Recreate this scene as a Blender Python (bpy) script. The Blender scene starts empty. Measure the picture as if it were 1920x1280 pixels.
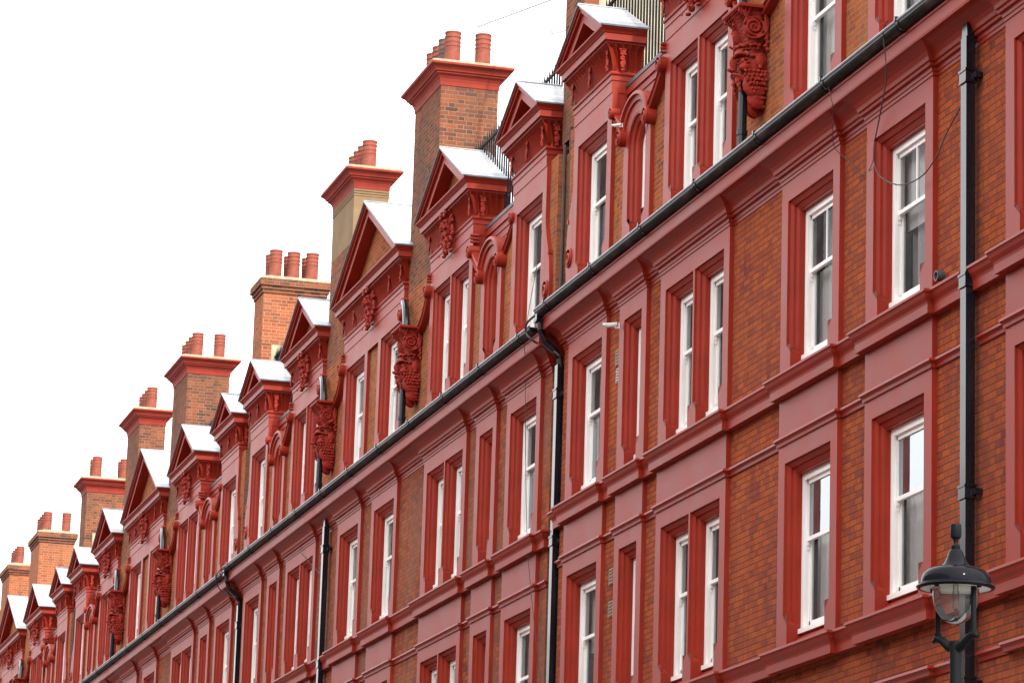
import bpy, bmesh, math, random
from mathutils import Vector, Matrix

random.seed(7)
scene = bpy.context.scene
col = scene.collection
EYE = 1.6                      # eye height of the photographer above the street
PI = math.pi

# ------------------------------------------------------------------ helpers
class MB:
    """collects faces and links them as ONE mesh object"""
    def __init__(self):
        self.v = []; self.f = []; self.m = []
    def vert(self, *p):
        self.v.append(tuple(p)); return len(self.v) - 1
    def face(self, pts, m=0):
        ids = [self.vert(*p) for p in pts]
        self.f.append(ids); self.m.append(m)
    def box(self, x0, x1, y0, y1, z0, z1, m=0, skip=''):
        a = [(x0,y0,z0),(x1,y0,z0),(x1,y1,z0),(x0,y1,z0),(x0,y0,z1),(x1,y0,z1),(x1,y1,z1),(x0,y1,z1)]
        F = {'b':(3,2,1,0),'t':(4,5,6,7),'f':(0,1,5,4),'k':(2,3,7,6),'l':(3,0,4,7),'r':(1,2,6,5)}
        base = len(self.v); self.v += a
        for k, q in F.items():
            if k in skip: continue
            self.f.append([base+i for i in q]); self.m.append(m)
    def panel(self, x0, x1, z0, z1, y, holes=(), m=0):
        xs = sorted({x0, x1, *[min(max(h[i], x0), x1) for h in holes for i in (0, 1)]})
        zs = sorted({z0, z1, *[min(max(h[i], z0), z1) for h in holes for i in (2, 3)]})
        for a, b in zip(xs, xs[1:]):
            run = None
            for c, d in zip(zs, zs[1:]):
                cx, cz = (a+b)/2, (c+d)/2
                solid = not any(h[0] < cx < h[1] and h[2] < cz < h[3] for h in holes)
                if solid:
                    if run is None: run = [c, d]
                    else: run[1] = d
                if (not solid or d == zs[-1]) and run:
                    self.face([(a,y,run[0]),(b,y,run[0]),(b,y,run[1]),(a,y,run[1])], m); run = None
    def strip(self, rows, m=0, closed=False):
        """rows: list of equal-length point lists; shared vertices"""
        n = len(rows[0]); base = len(self.v)
        for r in rows: self.v += [tuple(p) for p in r]
        for i in range(len(rows)-1):
            for j in range(n if closed else n-1):
                k = (j+1) % n
                self.f.append([base+i*n+j, base+i*n+k, base+(i+1)*n+k, base+(i+1)*n+j]); self.m.append(m)
    def prism(self, poly, y0, y1, m=0, mside=None):
        n = len(poly); base = len(self.v)
        self.v += [(x, y0, z) for x, z in poly] + [(x, y1, z) for x, z in poly]
        self.f.append([base+i for i in range(n)]); self.m.append(m)
        self.f.append([base+n+i for i in range(n)][::-1]); self.m.append(m)
        for i in range(n):
            j = (i+1) % n
            self.f.append([base+i, base+n+i, base+n+j, base+j]); self.m.append(m if mside is None else mside)
    def tube(self, path, r, n=8, m=0, cap=True):
        P = [Vector(p) for p in path]; rows = []
        for i, p in enumerate(P):
            t = (P[min(i+1, len(P)-1)] - P[max(i-1, 0)]).normalized()
            up = Vector((0, 0, 1)) if abs(t.z) < .95 else Vector((1, 0, 0))
            a = t.cross(up).normalized(); b = t.cross(a).normalized()
            rr = r[i] if isinstance(r, (list, tuple)) else r
            rows.append([p + rr*(math.cos(k*2*PI/n)*a + math.sin(k*2*PI/n)*b) for k in range(n)])
        base = len(self.v)
        self.strip(rows, m, True)
        if cap:
            self.f.append([base+k for k in range(n)]); self.m.append(m)
            self.f.append([base+(len(P)-1)*n+k for k in range(n)]); self.m.append(m)
    def lathe(self, prof, cx, cy, n=24, m=0):
        rows = [[(cx+r*math.cos(k*2*PI/n), cy+r*math.sin(k*2*PI/n), z) for k in range(n)] for r, z in prof]
        self.strip(rows, m, True)
    def disc_y(self, cx, cz, prof, n=20, m=0):
        """lathe about the y axis: prof = (radius, y)"""
        rows = [[(cx+r*math.cos(k*2*PI/n), y, cz+r*math.sin(k*2*PI/n)) for k in range(n)] for r, y in prof]
        self.strip(rows, m, True)
    def mesh(self, name, mats, smooth=False, angle=None):
        me = bpy.data.meshes.new(name)
        me.from_pydata(self.v, [], self.f)
        for mm in (mats if isinstance(mats, (list, tuple)) else [mats]): me.materials.append(mm)
        for p, k in zip(me.polygons, self.m): p.material_index = k
        bm = bmesh.new(); bm.from_mesh(me)
        bmesh.ops.remove_doubles(bm, verts=bm.verts, dist=.0005)
        bmesh.ops.recalc_face_normals(bm, faces=bm.faces)
        if smooth:
            for f in bm.faces: f.smooth = True
            a = math.radians(angle or 35)
            for e in bm.edges:
                if len(e.link_faces) == 2 and e.calc_face_angle(0) > a: e.smooth = False
        bm.to_mesh(me); bm.free(); me.update()
        return me

def link(name, me, parent=None, loc=(0,0,0), rot=(0,0,0)):
    o = bpy.data.objects.new(name, me); col.objects.link(o)
    o.location = loc; o.rotation_euler = rot
    if parent: o.parent = parent
    return o
def empty(name, loc=(0,0,0)):
    o = bpy.data.objects.new(name, None); col.objects.link(o); o.location = loc
    o.empty_display_size = .3
    return o
def tag(o, label=None, cat=None, group=None, kind=None):
    if label: o['label'] = label
    if cat: o['category'] = cat
    if group: o['group'] = group
    if kind: o['kind'] = kind
    return o

# ------------------------------------------------------------------ materials
class NT:
    def __init__(self, name):
        self.mat = bpy.data.materials.new(name); self.mat.use_nodes = True
        self.t = self.mat.node_tree; self.n = self.t.nodes; self.l = self.t.links
        self.b = self.n['Principled BSDF']; self.out = self.n['Material Output']
    def node(self, typ, **kw):
        x = self.n.new(typ)
        for k, v in kw.items(): setattr(x, k, v)
        return x
    def put(self, sock, v):
        if hasattr(v, 'is_linked') or isinstance(v, bpy.types.NodeSocket): self.l.new(v, sock)
        else: sock.default_value = v
    def math(self, op, a, b=None, c=None):
        x = self.node('ShaderNodeMath', operation=op)
        for i, v in enumerate((a, b, c)):
            if v is not None: self.put(x.inputs[i], v)
        return x.outputs[0]
    def mix(self, f, a, b, blend='MIX'):
        x = self.node('ShaderNodeMix', data_type='RGBA', blend_type=blend)
        self.put(x.inputs[0], f)
        for i, v in ((6, a), (7, b)):
            if isinstance(v, (tuple, list)): v = (*v, 1) if len(v) == 3 else v
            self.put(x.inputs[i], v)
        return x.outputs[2]
    def noise(self, vec, scale, detail=4, rough=.55):
        x = self.node('ShaderNodeTexNoise'); x.inputs['Scale'].default_value = scale
        x.inputs['Detail'].default_value = detail; x.inputs['Roughness'].default_value = rough
        self.l.new(vec, x.inputs['Vector']); return x.outputs['Fac']
    def ramp(self, f, stops, interp='LINEAR'):
        x = self.node('ShaderNodeValToRGB'); x.color_ramp.interpolation = interp
        e = x.color_ramp.elements
        while len(e) < len(stops): e.new(.5)
        for i, (p, c) in enumerate(stops):
            e[i].position = p; e[i].color = (*c, 1) if len(c) == 3 else c
        self.put(x.inputs[0], f); return x.outputs[0]
    def coords(self):
        tc = self.node('ShaderNodeTexCoord'); oi = self.node('ShaderNodeObjectInfo')
        return tc.outputs['Object'], oi.outputs['Random']
    def scaled(self, vec, s):
        x = self.node('ShaderNodeVectorMath', operation='MULTIPLY')
        self.l.new(vec, x.inputs[0]); x.inputs[1].default_value = s; return x.outputs[0]
    def bump(self, h, strength, dist=.01):
        x = self.node('ShaderNodeBump'); x.inputs['Strength'].default_value = strength
        x.inputs['Distance'].default_value = dist
        self.l.new(h, x.inputs['Height']); self.l.new(x.outputs[0], self.b.inputs['Normal'])
    def fin(self, c=None, rough=None, spec=None, metal=None):
        if c is not None:
            self.put(self.b.inputs['Base Color'], (*c, 1) if isinstance(c, tuple) and len(c) == 3 else c)
        if rough is not None: self.put(self.b.inputs['Roughness'], rough)
        if spec is not None: self.b.inputs['Specular IOR Level'].default_value = spec
        if metal is not None: self.b.inputs['Metallic'].default_value = metal
        return self.mat

def m_paint(name, c, rough=.42, spec=.5, var=.12, grime=0.0, bump=.12):
    t = NT(name); v, r = t.coords()
    n1 = t.noise(v, 1.7, 5); n2 = t.noise(t.scaled(v, (9, 9, 1.1)), 1.0, 5, .6); n3 = t.noise(v, 60, 3)
    a = t.ramp(n1, [(.3, tuple(x*(1-var) for x in c)), (.7, tuple(min(1, x*(1+var)) for x in c))])
    st = t.math('MULTIPLY', t.ramp(n2, [(.55, (0,0,0)), (.8, (1,1,1))]), .22+grime)
    a = t.mix(st, a, tuple(x*.5+.012 for x in c))
    rg = t.math('MULTIPLY_ADD', n1, .18, rough-.09)
    t.bump(t.math('ADD', t.math('MULTIPLY', n3, .35), n1), bump, .012)
    return t.fin(a, rg, spec)

def m_brick(name, cols, mortar, bw=.225, bh=.0735, mw=.009, dirt=None, dirt_amt=.0, weather=.25, side=None):
    """Flemish bond from object coordinates; cols: list of (position, colour) stops"""
    t = NT(name); v, rnd = t.coords()
    g = t.node('ShaderNodeNewGeometry')
    sp = t.node('ShaderNodeSeparateXYZ'); t.l.new(v, sp.inputs[0])
    tc2 = t.node('ShaderNodeTexCoord')
    sn = t.node('ShaderNodeSeparateXYZ'); t.l.new(tc2.outputs['Normal'], sn.inputs[0])
    isx = t.math('GREATER_THAN', t.math('ABSOLUTE', sn.outputs[0]), .6)
    u = t.math('ADD', t.math('MULTIPLY', sp.outputs[0], t.math('SUBTRACT', 1, isx)), t.math('MULTIPLY', sp.outputs[1], isx))
    u = t.math('ADD', u, t.math('MULTIPLY', isx, .07))
    wob = t.math('MULTIPLY', t.math('SUBTRACT', t.noise(v, 4, 2), .5), .010)
    z = t.math('DIVIDE', t.math('ADD', sp.outputs[2], wob), bh)
    row = t.math('FLOOR', z); fz = t.math('FRACT', z)
    per = bw*1.5
    odd = t.math('FRACT', t.math('MULTIPLY', row, .5))           # 0 or .5
    jit = t.node('ShaderNodeTexWhiteNoise', noise_dimensions='1D'); t.l.new(row, jit.inputs['W'])
    uu = t.math('ADD', t.math('DIVIDE', u, per), t.math('ADD', odd, t.math('MULTIPLY', jit.outputs['Value'], .10)))
    uu = t.math('ADD', uu, 100)
    pid = t.math('FLOOR', uu); fu = t.math('FRACT', uu)
    head = t.math('GREATER_THAN', fu, .6667)
    e1 = t.math('MINIMUM', fu, t.math('ABSOLUTE', t.math('SUBTRACT', fu, .6667)))
    e1 = t.math('MINIMUM', e1, t.math('SUBTRACT', 1, fu))
    du = t.math('MULTIPLY', e1, per)
    dz = t.math('MULTIPLY', t.math('MINIMUM', fz, t.math('SUBTRACT', 1, fz)), bh)
    d = t.math('ADD', t.math('MINIMUM', du, dz), t.math('MULTIPLY', t.math('SUBTRACT', t.noise(v, 45, 2), .5), .006))
    mort = t.math('SUBTRACT', 1, t.math('SMOOTH_MIN', 1, t.math('MAXIMUM', 0, t.math('DIVIDE', t.math('SUBTRACT', d, mw*.35), mw*.5)), .05))
    mort = t.math('MAXIMUM', 0, mort)
    wn = t.node('ShaderNodeTexWhiteNoise', noise_dimensions='3D')
    cv = t.node('ShaderNodeCombineXYZ')
    t.l.new(t.math('ADD', pid, t.math('MULTIPLY', head, .5)), cv.inputs[0]); t.l.new(row, cv.inputs[1])
    t.l.new(t.math('ADD', t.math('MULTIPLY', rnd, 91.7), isx), cv.inputs[2]); t.l.new(cv.outputs[0], wn.inputs['Vector'])
    patch = t.noise(v, .9, 3)
    key = t.math('ADD', t.math('MULTIPLY_ADD', wn.outputs['Value'], .62, .12), t.math('MULTIPLY', t.math('SUBTRACT', patch, .45), .8))
    c = t.ramp(key, cols)
    fine = t.noise(v, 38, 5, .65)
    c = t.mix(.55, c, t.ramp(fine, [(.25, (.45,.45,.45)), (.75, (1.0,1.0,1.0))]), 'MULTIPLY')
    mc = t.mix(t.noise(v, 3, 4), mortar, tuple(x*.55 for x in mortar))
    c = t.mix(mort, c, mc)
    if dirt:
        dn = t.ramp(t.noise(t.scaled(v, (1.0, 1.0, .55)), .75, 6, .62), [(.42, (0,0,0)), (.62, (1,1,1))])
        c = t.mix(t.math('MULTIPLY', dn, dirt_amt), c, dirt)
    st = t.ramp(t.noise(t.scaled(v, (5, 5, .5)), 1, 5), [(.5, (1,1,1)), (.75, (.62,.58,.56))])
    c = t.mix(weather*2, c, st, 'MULTIPLY')
    t.bump(t.math('SUBTRACT', t.math('MULTIPLY', fine, .45), mort), .55, .008)
    return t.fin(c, .9, .06)

RED = (.250, .0205, .0085)
M = {}
M['red'] = m_paint('red_masonry_paint', RED, .47, .20, .15, .16)
M['redcap'] = m_paint('red_chimney_cap_paint', (.25, .034, .022), .7, .12, .22, .25, .3)
M['redclay'] = m_paint('red_ornament_paint', (.245, .022, .013), .6, .12, .12, .1, .25)
M['brick'] = m_brick('brick_dark_pointing', [(.0,(.15,.036,.030)), (.16,(.25,.049,.029)), (.5,(.36,.070,.024)), (.85,(.42,.092,.026)), (1,(.48,.14,.036))],
                     (.085,.055,.038), dirt=(.20,.072,.040), dirt_amt=.3)
M['brick_dirty'] = m_brick('brick_weathered', [(.05,(.16,.040,.030)), (.3,(.25,.056,.030)), (.6,(.34,.074,.028)), (1,(.42,.115,.036))],
                     (.12,.08,.055), dirt=(.20,.105,.07), dirt_amt=.7)
M['brick_attic'] = m_brick('brick_pale_pointing', [(.05,(.17,.045,.030)), (.3,(.28,.066,.025)), (.65,(.38,.090,.027)), (1,(.44,.135,.038))],
                     (.33,.215,.115), mw=.009, dirt=(.24,.14,.075), dirt_amt=.45)
M['brick_brown'] = m_brick('brick_sooty_chimney', [(.05,(.075,.040,.033)), (.25,(.15,.058,.038)), (.55,(.25,.078,.040)), (.9,(.33,.095,.042)), (1,(.40,.12,.045))],
                     (.30,.20,.12), mw=.009, dirt=(.10,.06,.045), dirt_amt=.6)
M['brick_orange'] = m_brick('brick_orange_chimney', [(.05,(.20,.062,.038)), (.4,(.33,.092,.042)), (.8,(.40,.118,.052)), (1,(.44,.17,.08))],
                     (.46,.29,.16), mw=.009, dirt=(.26,.12,.07), dirt_amt=.5)
M['white'] = m_paint('white_gloss_paint', (.86, .84, .80), .35, .4, .04, -.15, .04)
def m_black():
    t = NT('black_gloss_iron'); v, r = t.coords()
    n = t.noise(v, 3, 4); n2 = t.noise(t.scaled(v, (9, 9, 1.2)), 1, 4)
    c = t.ramp(n2, [(.4, (.004,.005,.008)), (.8, (.014,.015,.018))])
    t.bump(n, .06, .01)
    return t.fin(c, t.math('MULTIPLY_ADD', n, .16, .10), .38)
M['black'] = m_black()
def m_gutter():
    t = NT('weathered_gutter_iron'); v, r = t.coords()
    n = t.noise(t.scaled(v, (1.3, 6, 6)), 1.6, 6, .65)
    c = t.ramp(n, [(.33, (.006,.006,.007)), (.5, (.018,.015,.014)), (.72, (.075,.055,.047))])
    t.bump(n, .2, .01)
    return t.fin(c, .5, .07)
M['gutter'] = m_gutter()
def m_slate():
    t = NT('roof_slates'); v, r = t.coords()
    b = t.node('ShaderNodeTexBrick'); b.offset = .5
    sp = t.node('ShaderNodeSeparateXYZ'); t.l.new(v, sp.inputs[0])
    cb = t.node('ShaderNodeCombineXYZ'); t.l.new(sp.outputs[1], cb.inputs[0]); t.l.new(sp.outputs[2], cb.inputs[1]); t.l.new(cb.outputs[0], b.inputs['Vector'])
    for k, x in (('Color1',(.47,.47,.48,1)),('Color2',(.38,.38,.39,1)),('Mortar',(.2,.2,.2,1)),('Scale',1.0),('Mortar Size',.004),('Brick Width',.26),('Row Height',.085)):
        b.inputs[k].default_value = x
    n = t.noise(v, 9, 5)
    c = t.mix(.35, b.outputs['Color'], t.ramp(n, [(.3,(.5,.5,.48)),(.7,(1,1,1))]), 'MULTIPLY')
    t.bump(t.math('ADD', n, b.outputs['Fac']), .3, .01)
    return t.fin(c, .26, .9)
M['slate'] = m_slate()
def m_rough(name, c1, c2, rough=.8, scale=4, spec=.3, bump=.3, fine=40):
    t = NT(name); v, r = t.coords()
    n = t.noise(v, scale, 6, .6); f = t.noise(v, fine, 4)
    c = t.ramp(t.math('ADD', t.math('MULTIPLY', n, .75), t.math('MULTIPLY', f, .25)), [(.32, c1), (.68, c2)])
    t.bump(t.math('ADD', n, t.math('MULTIPLY', f, .5)), bump, .01)
    return t.fin(c, rough, spec)
M['lead'] = m_rough('lead_sheet', (.16,.175,.20), (.27,.285,.31), .35, 5, .5, .12)
M['slatedark'] = m_rough('dark_lead_coping', (.03,.033,.037), (.07,.072,.075), .5, 4, .5, .15)
M['pot'] = m_rough('terracotta', (.13,.040,.028), (.30,.080,.050), .75, 5, .15, .2)
M['pot_dark'] = m_rough('sooted_terracotta', (.05,.04,.04), (.20,.09,.065), .7, 4, .3, .2)
M['mortar'] = m_rough('chimney_flaunching', (.18,.135,.085), (.38,.28,.18), .9, 9, .2, .6, 60)
M['tan'] = m_rough('tan_render', (.165,.104,.054), (.245,.158,.082), .85, 2.2, .2, .25)
M['cream'] = m_rough('cream_render', (.27,.235,.165), (.42,.36,.25), .85, 3, .2, .3)
M['curtain'] = m_rough('net_curtain', (.55,.53,.50), (.68,.66,.63), .9, 3, .1, .05)
M['drape'] = m_rough('grey_drape', (.30,.28,.26), (.46,.43,.40), .9, 3, .1, .05)
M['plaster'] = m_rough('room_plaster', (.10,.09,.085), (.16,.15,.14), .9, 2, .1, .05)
M['asphalt'] = m_rough('asphalt', (.035,.035,.036), (.07,.07,.07), .9, 3, .3, .5, 120)
M['paving'] = m_rough('paving_slabs', (.20,.19,.18), (.30,.29,.27), .85, 2, .3, .3, 60)
M['kerb'] = m_rough('granite_kerb', (.24,.23,.22), (.36,.35,.33), .8, 6, .3, .3, 80)
M['camgrey'] = m_rough('camera_housing', (.50,.49,.46), (.62,.60,.57), .5, 5, .4, .05)
M['cable'] = m_rough('cable_sheath', (.025,.018,.016), (.06,.045,.04), .6, 9, .4, .05)
M['wire'] = m_rough('aerial_metal', (.30,.30,.30), (.42,.42,.42), .5, 9, .5, .05)
M['clay_vent'] = m_rough('clay_vent', (.30,.17,.09), (.42,.24,.13), .85, 8, .2, .3)
M['pole'] = m_rough('lamp_post_paint', (.006,.008,.009), (.010,.012,.013), .45, 6, .06, .1)
def m_lampblack():
    t = NT('lamp_canopy_enamel'); v, r = t.coords()
    return t.fin(t.ramp(t.noise(v, 6, 4), [(.3, (.004,.004,.006)), (.7, (.010,.010,.013))]), .10, .045)
M['lampblack'] = m_lampblack()
M['enamel'] = m_rough('white_enamel', (.60,.60,.56), (.72,.72,.68), .4, 5, .5, .05)
M['iron'] = m_rough('railing_iron', (.004,.005,.007), (.010,.011,.013), .6, 5, .08, .1)
def m_glass(name, tint, ior, rough, dirt):
    t = NT(name); v, r = t.coords()
    tr = t.node('ShaderNodeBsdfTransparent'); tr.inputs[0].default_value = (*tint, 1)
    gl = t.node('ShaderNodeBsdfGlossy'); gl.inputs['Roughness'].default_value = rough
    gl.inputs[0].default_value = (.34, .36, .38, 1)
    fr = t.node('ShaderNodeFresnel'); fr.inputs[0].default_value = ior
    bp = t.node('ShaderNodeBump'); bp.inputs['Strength'].default_value = .05; bp.inputs['Distance'].default_value = .02
    t.l.new(t.noise(v, 2.2, 2), bp.inputs['Height']); t.l.new(bp.outputs[0], gl.inputs['Normal'])
    mx = t.node('ShaderNodeMixShader'); t.l.new(fr.outputs[0], mx.inputs[0]); t.l.new(tr.outputs[0], mx.inputs[1]); t.l.new(gl.outputs[0], mx.inputs[2])
    df = t.node('ShaderNodeBsdfDiffuse'); df.inputs[0].default_value = (.5,.5,.5,1)
    m2 = t.node('ShaderNodeMixShader'); t.l.new(t.math('MULTIPLY', t.noise(v, 3, 5), dirt), m2.inputs[0])
    t.l.new(mx.outputs[0], m2.inputs[1]); t.l.new(df.outputs[0], m2.inputs[2])
    t.l.new(m2.outputs[0], t.out.inputs[0]); return t.mat
M['glass'] = m_glass('window_glass', (.88,.90,.90), 1.20, .02, .14)
M['bowl'] = m_glass('lamp_glass', (.86,.88,.84), 1.45, .03, .16)

# ------------------------------------------------------------------ house layout (metres; local origin at the house's centre line, z = 0 at eye level)
PP = .06                                         # how far the painted piers stand proud of the brick
UNITS = {}                                       # name -> (x0, x1)
for s in (-1, 1):
    for k, (a, b) in dict(S=(9.55, 11.44), N=(7.71, 8.94), D=(4.29, 7.095), W=(.4226, 2.364)).items():
        UNITS[(k, s)] = (s*a, s*b) if s > 0 else (s*b, s*a)
ORDER = sorted(UNITS.items(), key=lambda kv: kv[1][0])
PILS = [v for k, v in ORDER]
XE = 11.85                                       # end of the brick front
WL = 12.16
JAMB = .35; U = .135; FRAME_Y = .11
SECT = [(0,0), (.001,.028), (.012,.029), (.058,.056), (.060,.080), (.072,.082), (.118,.106), (.120,.116), (U,.118)]
def openings(kind, w):
    if kind == 'D':
        ow = (w - 2*JAMB - .33)/2
        return [(-(.165+ow/2), ow), (.165+ow/2, ow)]
    return [(0, w - 2*JAMB)]

def surround_mesh(kind, w, zb, zt, zs, zo, zstop, sill=True):
    b = MB(); h = w/2; holes = []
    for cx, ow in openings(kind, w):
        a = ow/2
        holes.append((cx-a-U, cx+a+U, zstop, zo+U)); holes.append((cx-a, cx+a, zs-.19, zstop+.001))
    b.panel(-h, h, zb, zt, -PP, holes)
    for s in (-1, 1):
        b.face([(s*h,-PP,zb),(s*h,.02,zb),(s*h,.02,zt),(s*h,-PP,zt)])
    for cx, ow in openings(kind, w):
        a = ow/2
        rows = []
        for u, d in SECT:
            y = -PP + d; xl = cx-a-U+u; xr = cx+a+U-u; z = zo+U-u
            rows.append([(xl,y,zstop-.10*u/U*1.0+.0),(xl,y,z),(xr,y,z),(xr,y,zstop-.10*u/U)])
        b.strip(rows)
        for s in (-1, 1):                                           # the stop at the foot of the moulding
            pts = [(cx+s*(a+U-u), -PP+d, zstop-.10*u/U) for u, d in SECT]
            tip = (cx+s*a, -PP, zstop-.10)
            for p, q in zip(pts, pts[1:]): b.face([p, q, tip])
            b.face([(cx+s*(a+U),-PP,zstop), (cx+s*a,-PP,zstop), tip])
            # reveal
            x = cx+s*a
            b.face([(x,-PP,zs-.19),(x,.26,zs-.19),(x,.26,zstop-.10),(x,-PP,zstop-.10)])
            b.face([(x,-PP+SECT[-1][1],zstop-.10),(x,.26,zstop-.10),(x,.26,zo),(x,-PP+SECT[-1][1],zo)])
        b.face([(cx-a,-PP+SECT[-1][1],zo),(cx+a,-PP+SECT[-1][1],zo),(cx+a,.26,zo),(cx-a,.26,zo)])
        b.face([(cx-a,-PP,zs-.19),(cx+a,-PP,zs-.19),(cx+a,FRAME_Y+.01,zs-.01),(cx-a,FRAME_Y+.01,zs-.01)])
        b.face([(cx-a,FRAME_Y+.01,zs-.01),(cx+a,FRAME_Y+.01,zs-.01),(cx+a,.26,zs-.01),(cx-a,.26,zs-.01)])
    return b

def arch_surround(w, zb, zs, zspring, zstop):
    """narrow attic light with a round head"""
    b = MB(); h = w/2; a = (w-2*JAMB)/2
    b.panel(-h, h, zb, zspring, -PP, [(-a-U, a+U, zstop, zspring+1), (-a, a, zs-.19, zstop+.001)])
    n = 16; arc = lambda r, y, zc=zspring: [(r*math.cos(PI-k*PI/n), y, zc+r*math.sin(PI-k*PI/n)) for k in range(n+1)]
    b.strip([arc(h, .02), arc(h, -PP), arc(a+U, -PP)])
    for s in (-1, 1):
        b.face([(s*h,-PP,zb),(s*h,.02,zb),(s*h,.02,zspring),(s*h,-PP,zspring)])
    rows = []
    for u, d in SECT:
        r = a+U-u; y = -PP+d
        rows.append([(-r,y,zstop-.1*u/U)] + arc(r, y) + [(r,y,zstop-.1*u/U)])
    rows.append([(-a,.26,zstop-.1)] + arc(a, .26) + [(a,.26,zstop-.1)])
    b.strip(rows)
    for s in (-1, 1):
        pts = [(s*(a+U-u), -PP+d, zstop-.10*u/U) for u, d in SECT]; tip = (s*a, -PP, zstop-.10)
        for p, q in zip(pts, pts[1:]): b.face([p, q, tip])
        b.face([(s*(a+U),-PP,zstop), (s*a,-PP,zstop), tip])
        b.face([(s*a,-PP,zs-.19),(s*a,.26,zs-.19),(s*a,.26,zstop-.10),(s*a,-PP,zstop-.10)])
    b.face([(-a,-PP,zs-.19),(a,-PP,zs-.19),(a,FRAME_Y,zs-.01),(-a,FRAME_Y,zs-.01)])
    # hood mould on two volutes
    zc = zspring+.23
    el = lambda ra, rb, y: [(ra*math.cos(PI-k*PI/n), y, zc+rb*math.sin(PI-k*PI/n)) for k in range(n+1)]
    b.strip([el(.65,.47,.21), el(.65,.47,-.13), el(.62,.44,-.145), el(.60,.42,-.145), el(.592,.412,-.105), el(.52,.345,-.10), el(.512,.337,-.07), arc(a+U+.02,-.066)])
    for s in (-1, 1):
        b.disc_y(s*.60, zc-.02, [(.115,.02),(.115,-.15),(.098,-.165),(.090,-.14),(.066,-.14),(.056,-.165),(.042,-.172),(.02,-.15),(.0005,-.17)], 18)
    return b

def window_meshes(ow, H, bar=False, arched=False):
    """white box sash: frame, panes, curtain. origin at the foot of the opening, y = 0 at the frame's face"""
    a = ow/2; fw = min(.075, ow*.13); b = MB(); mz = H*.585; st = .042
    if arched:
        zsp = H - a
        n = 14; arc = lambda r, y: [(r*math.cos(PI-k*PI/n), y, zsp+r*math.sin(PI-k*PI/n)) for k in range(n+1)]
        b.strip([arc(a, .0), arc(a-fw, 0), arc(a-fw, .1)])
        zt = zsp
    else:
        b.box(-a, a, 0, .11, H-fw, H); zt = H-fw
    for s in (-1, 1):
        x0, x1 = sorted((s*a, s*(a-fw))); b.box(x0, x1, 0, .11, .05, zt + (0 if arched else 0))
        x0, x1 = sorted((s*(a-fw), s*(a-fw-.018))); b.box(x0, x1, -.004, .03, .05, zt)     # staff bead
        xs = a-fw
        x0, x1 = sorted((s*xs, s*(xs-st))); b.box(x0, x1, .032, .068, mz-.02, zt)           # upper stile
        x0, x1 = sorted((s*xs, s*(xs-st))); b.box(x0, x1, .072, .108, .06, mz+.02)          # lower stile
        b.prism([(s*xs, mz-.02), (s*(xs-st), mz-.02), (s*(xs-st*.9), mz-.065), (s*(xs-st*.45), mz-.085), (s*(xs-st*.4), mz-.12), (s*xs, mz-.12)], .034, .066)
    xs = a-fw
    b.box(-xs, xs, .028, .072, mz-.022, mz+.022)
    if not arched: b.box(-xs, xs, .032, .068, zt-.05, zt)
    b.box(-xs, xs, .072, .108, .05, .14)
    b.box(-a, a, -.035, .12, 0, .055)
    if bar:
        b.box(-.012, .012, .034, .066, mz+.02, zt-.04)
    p = MB()
    zt2 = (zt + (a-fw)*.75) if arched else zt
    p.face([(-xs,.05,mz),(xs,.05,mz),(xs,.05,zt2),(-xs,.05,zt2)])
    p.face([(-xs,.09,.10),(xs,.09,.10),(xs,.09,mz),(-xs,.09,mz)])
    return b, p

def curtain_mesh(ow, H, style, seed):
    r = random.Random(seed); a = ow/2 - .02; b = MB(); top = H-.05
    def sheet(x0, x1, z0, z1, y, m, waves, amp):
        n = max(6, int(waves*6)); rows = [[], []]; ph = r.random()*6
        for k in range(n+1):
            x = x0 + (x1-x0)*k/n; yy = y + amp*math.sin(ph + k/n*waves*2*PI) + amp*.4*math.sin(k*1.7)
            rows[0].append((x, yy, z0)); rows[1].append((x + .3*amp*math.sin(k), yy*.98, z1))
        b.strip(rows, m)
    if style == 0:                                   # net over the lower half, drapes above
        sheet(-a, a, 0, H*.6, .19, 0, ow*9, .012)
        sheet(-a, -a*.45, 0, top, .26, 1, 3, .025); sheet(a*.55, a, 0, top, .26, 1, 3, .025)
    elif style == 1:                                 # drawn drapes
        sheet(-a, -a*.1, 0, top, .22, 1, 4, .03); sheet(a*.15, a, 0, top, .23, 1, 4, .03)
    elif style == 2:                                 # full net
        sheet(-a, a, 0, top, .20, 0, ow*8, .014)
        sheet(-a, -a*.6, 0, top, .27, 1, 2, .02)
    else:                                            # blind part way down and a side drape
        b.box(-a, a, .16, .165, H*.48, top, 0); sheet(-a, -a*.35, 0, top, .24, 1, 3, .025)
    return b

WIN_CACHE = {}
def window(root, x, z, ow, H, bar=False, arched=False, style=0):
    key = (round(ow,3), round(H,3), bar, arched)
    if key not in WIN_CACHE:
        f, p = window_meshes(ow, H, bar, arched)
        WIN_CACHE[key] = (f.mesh('sash_window', M['white']), p.mesh('glass_pane', M['glass']))
    ck = key[:2] + ('c', style)
    if ck not in WIN_CACHE:
        WIN_CACHE[ck] = curtain_mesh(ow, H - (ow*.4 if arched else 0), style, hash(ck) % 1000 if False else len(WIN_CACHE)).mesh('curtain', [M['curtain'], M['drape']], True, 80)
    w = link('sash_window', WIN_CACHE[key][0], root, (x, FRAME_Y, z))
    link('glass_pane', WIN_CACHE[key][1], w); link('curtain', WIN_CACHE[ck], w)
    return w

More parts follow.
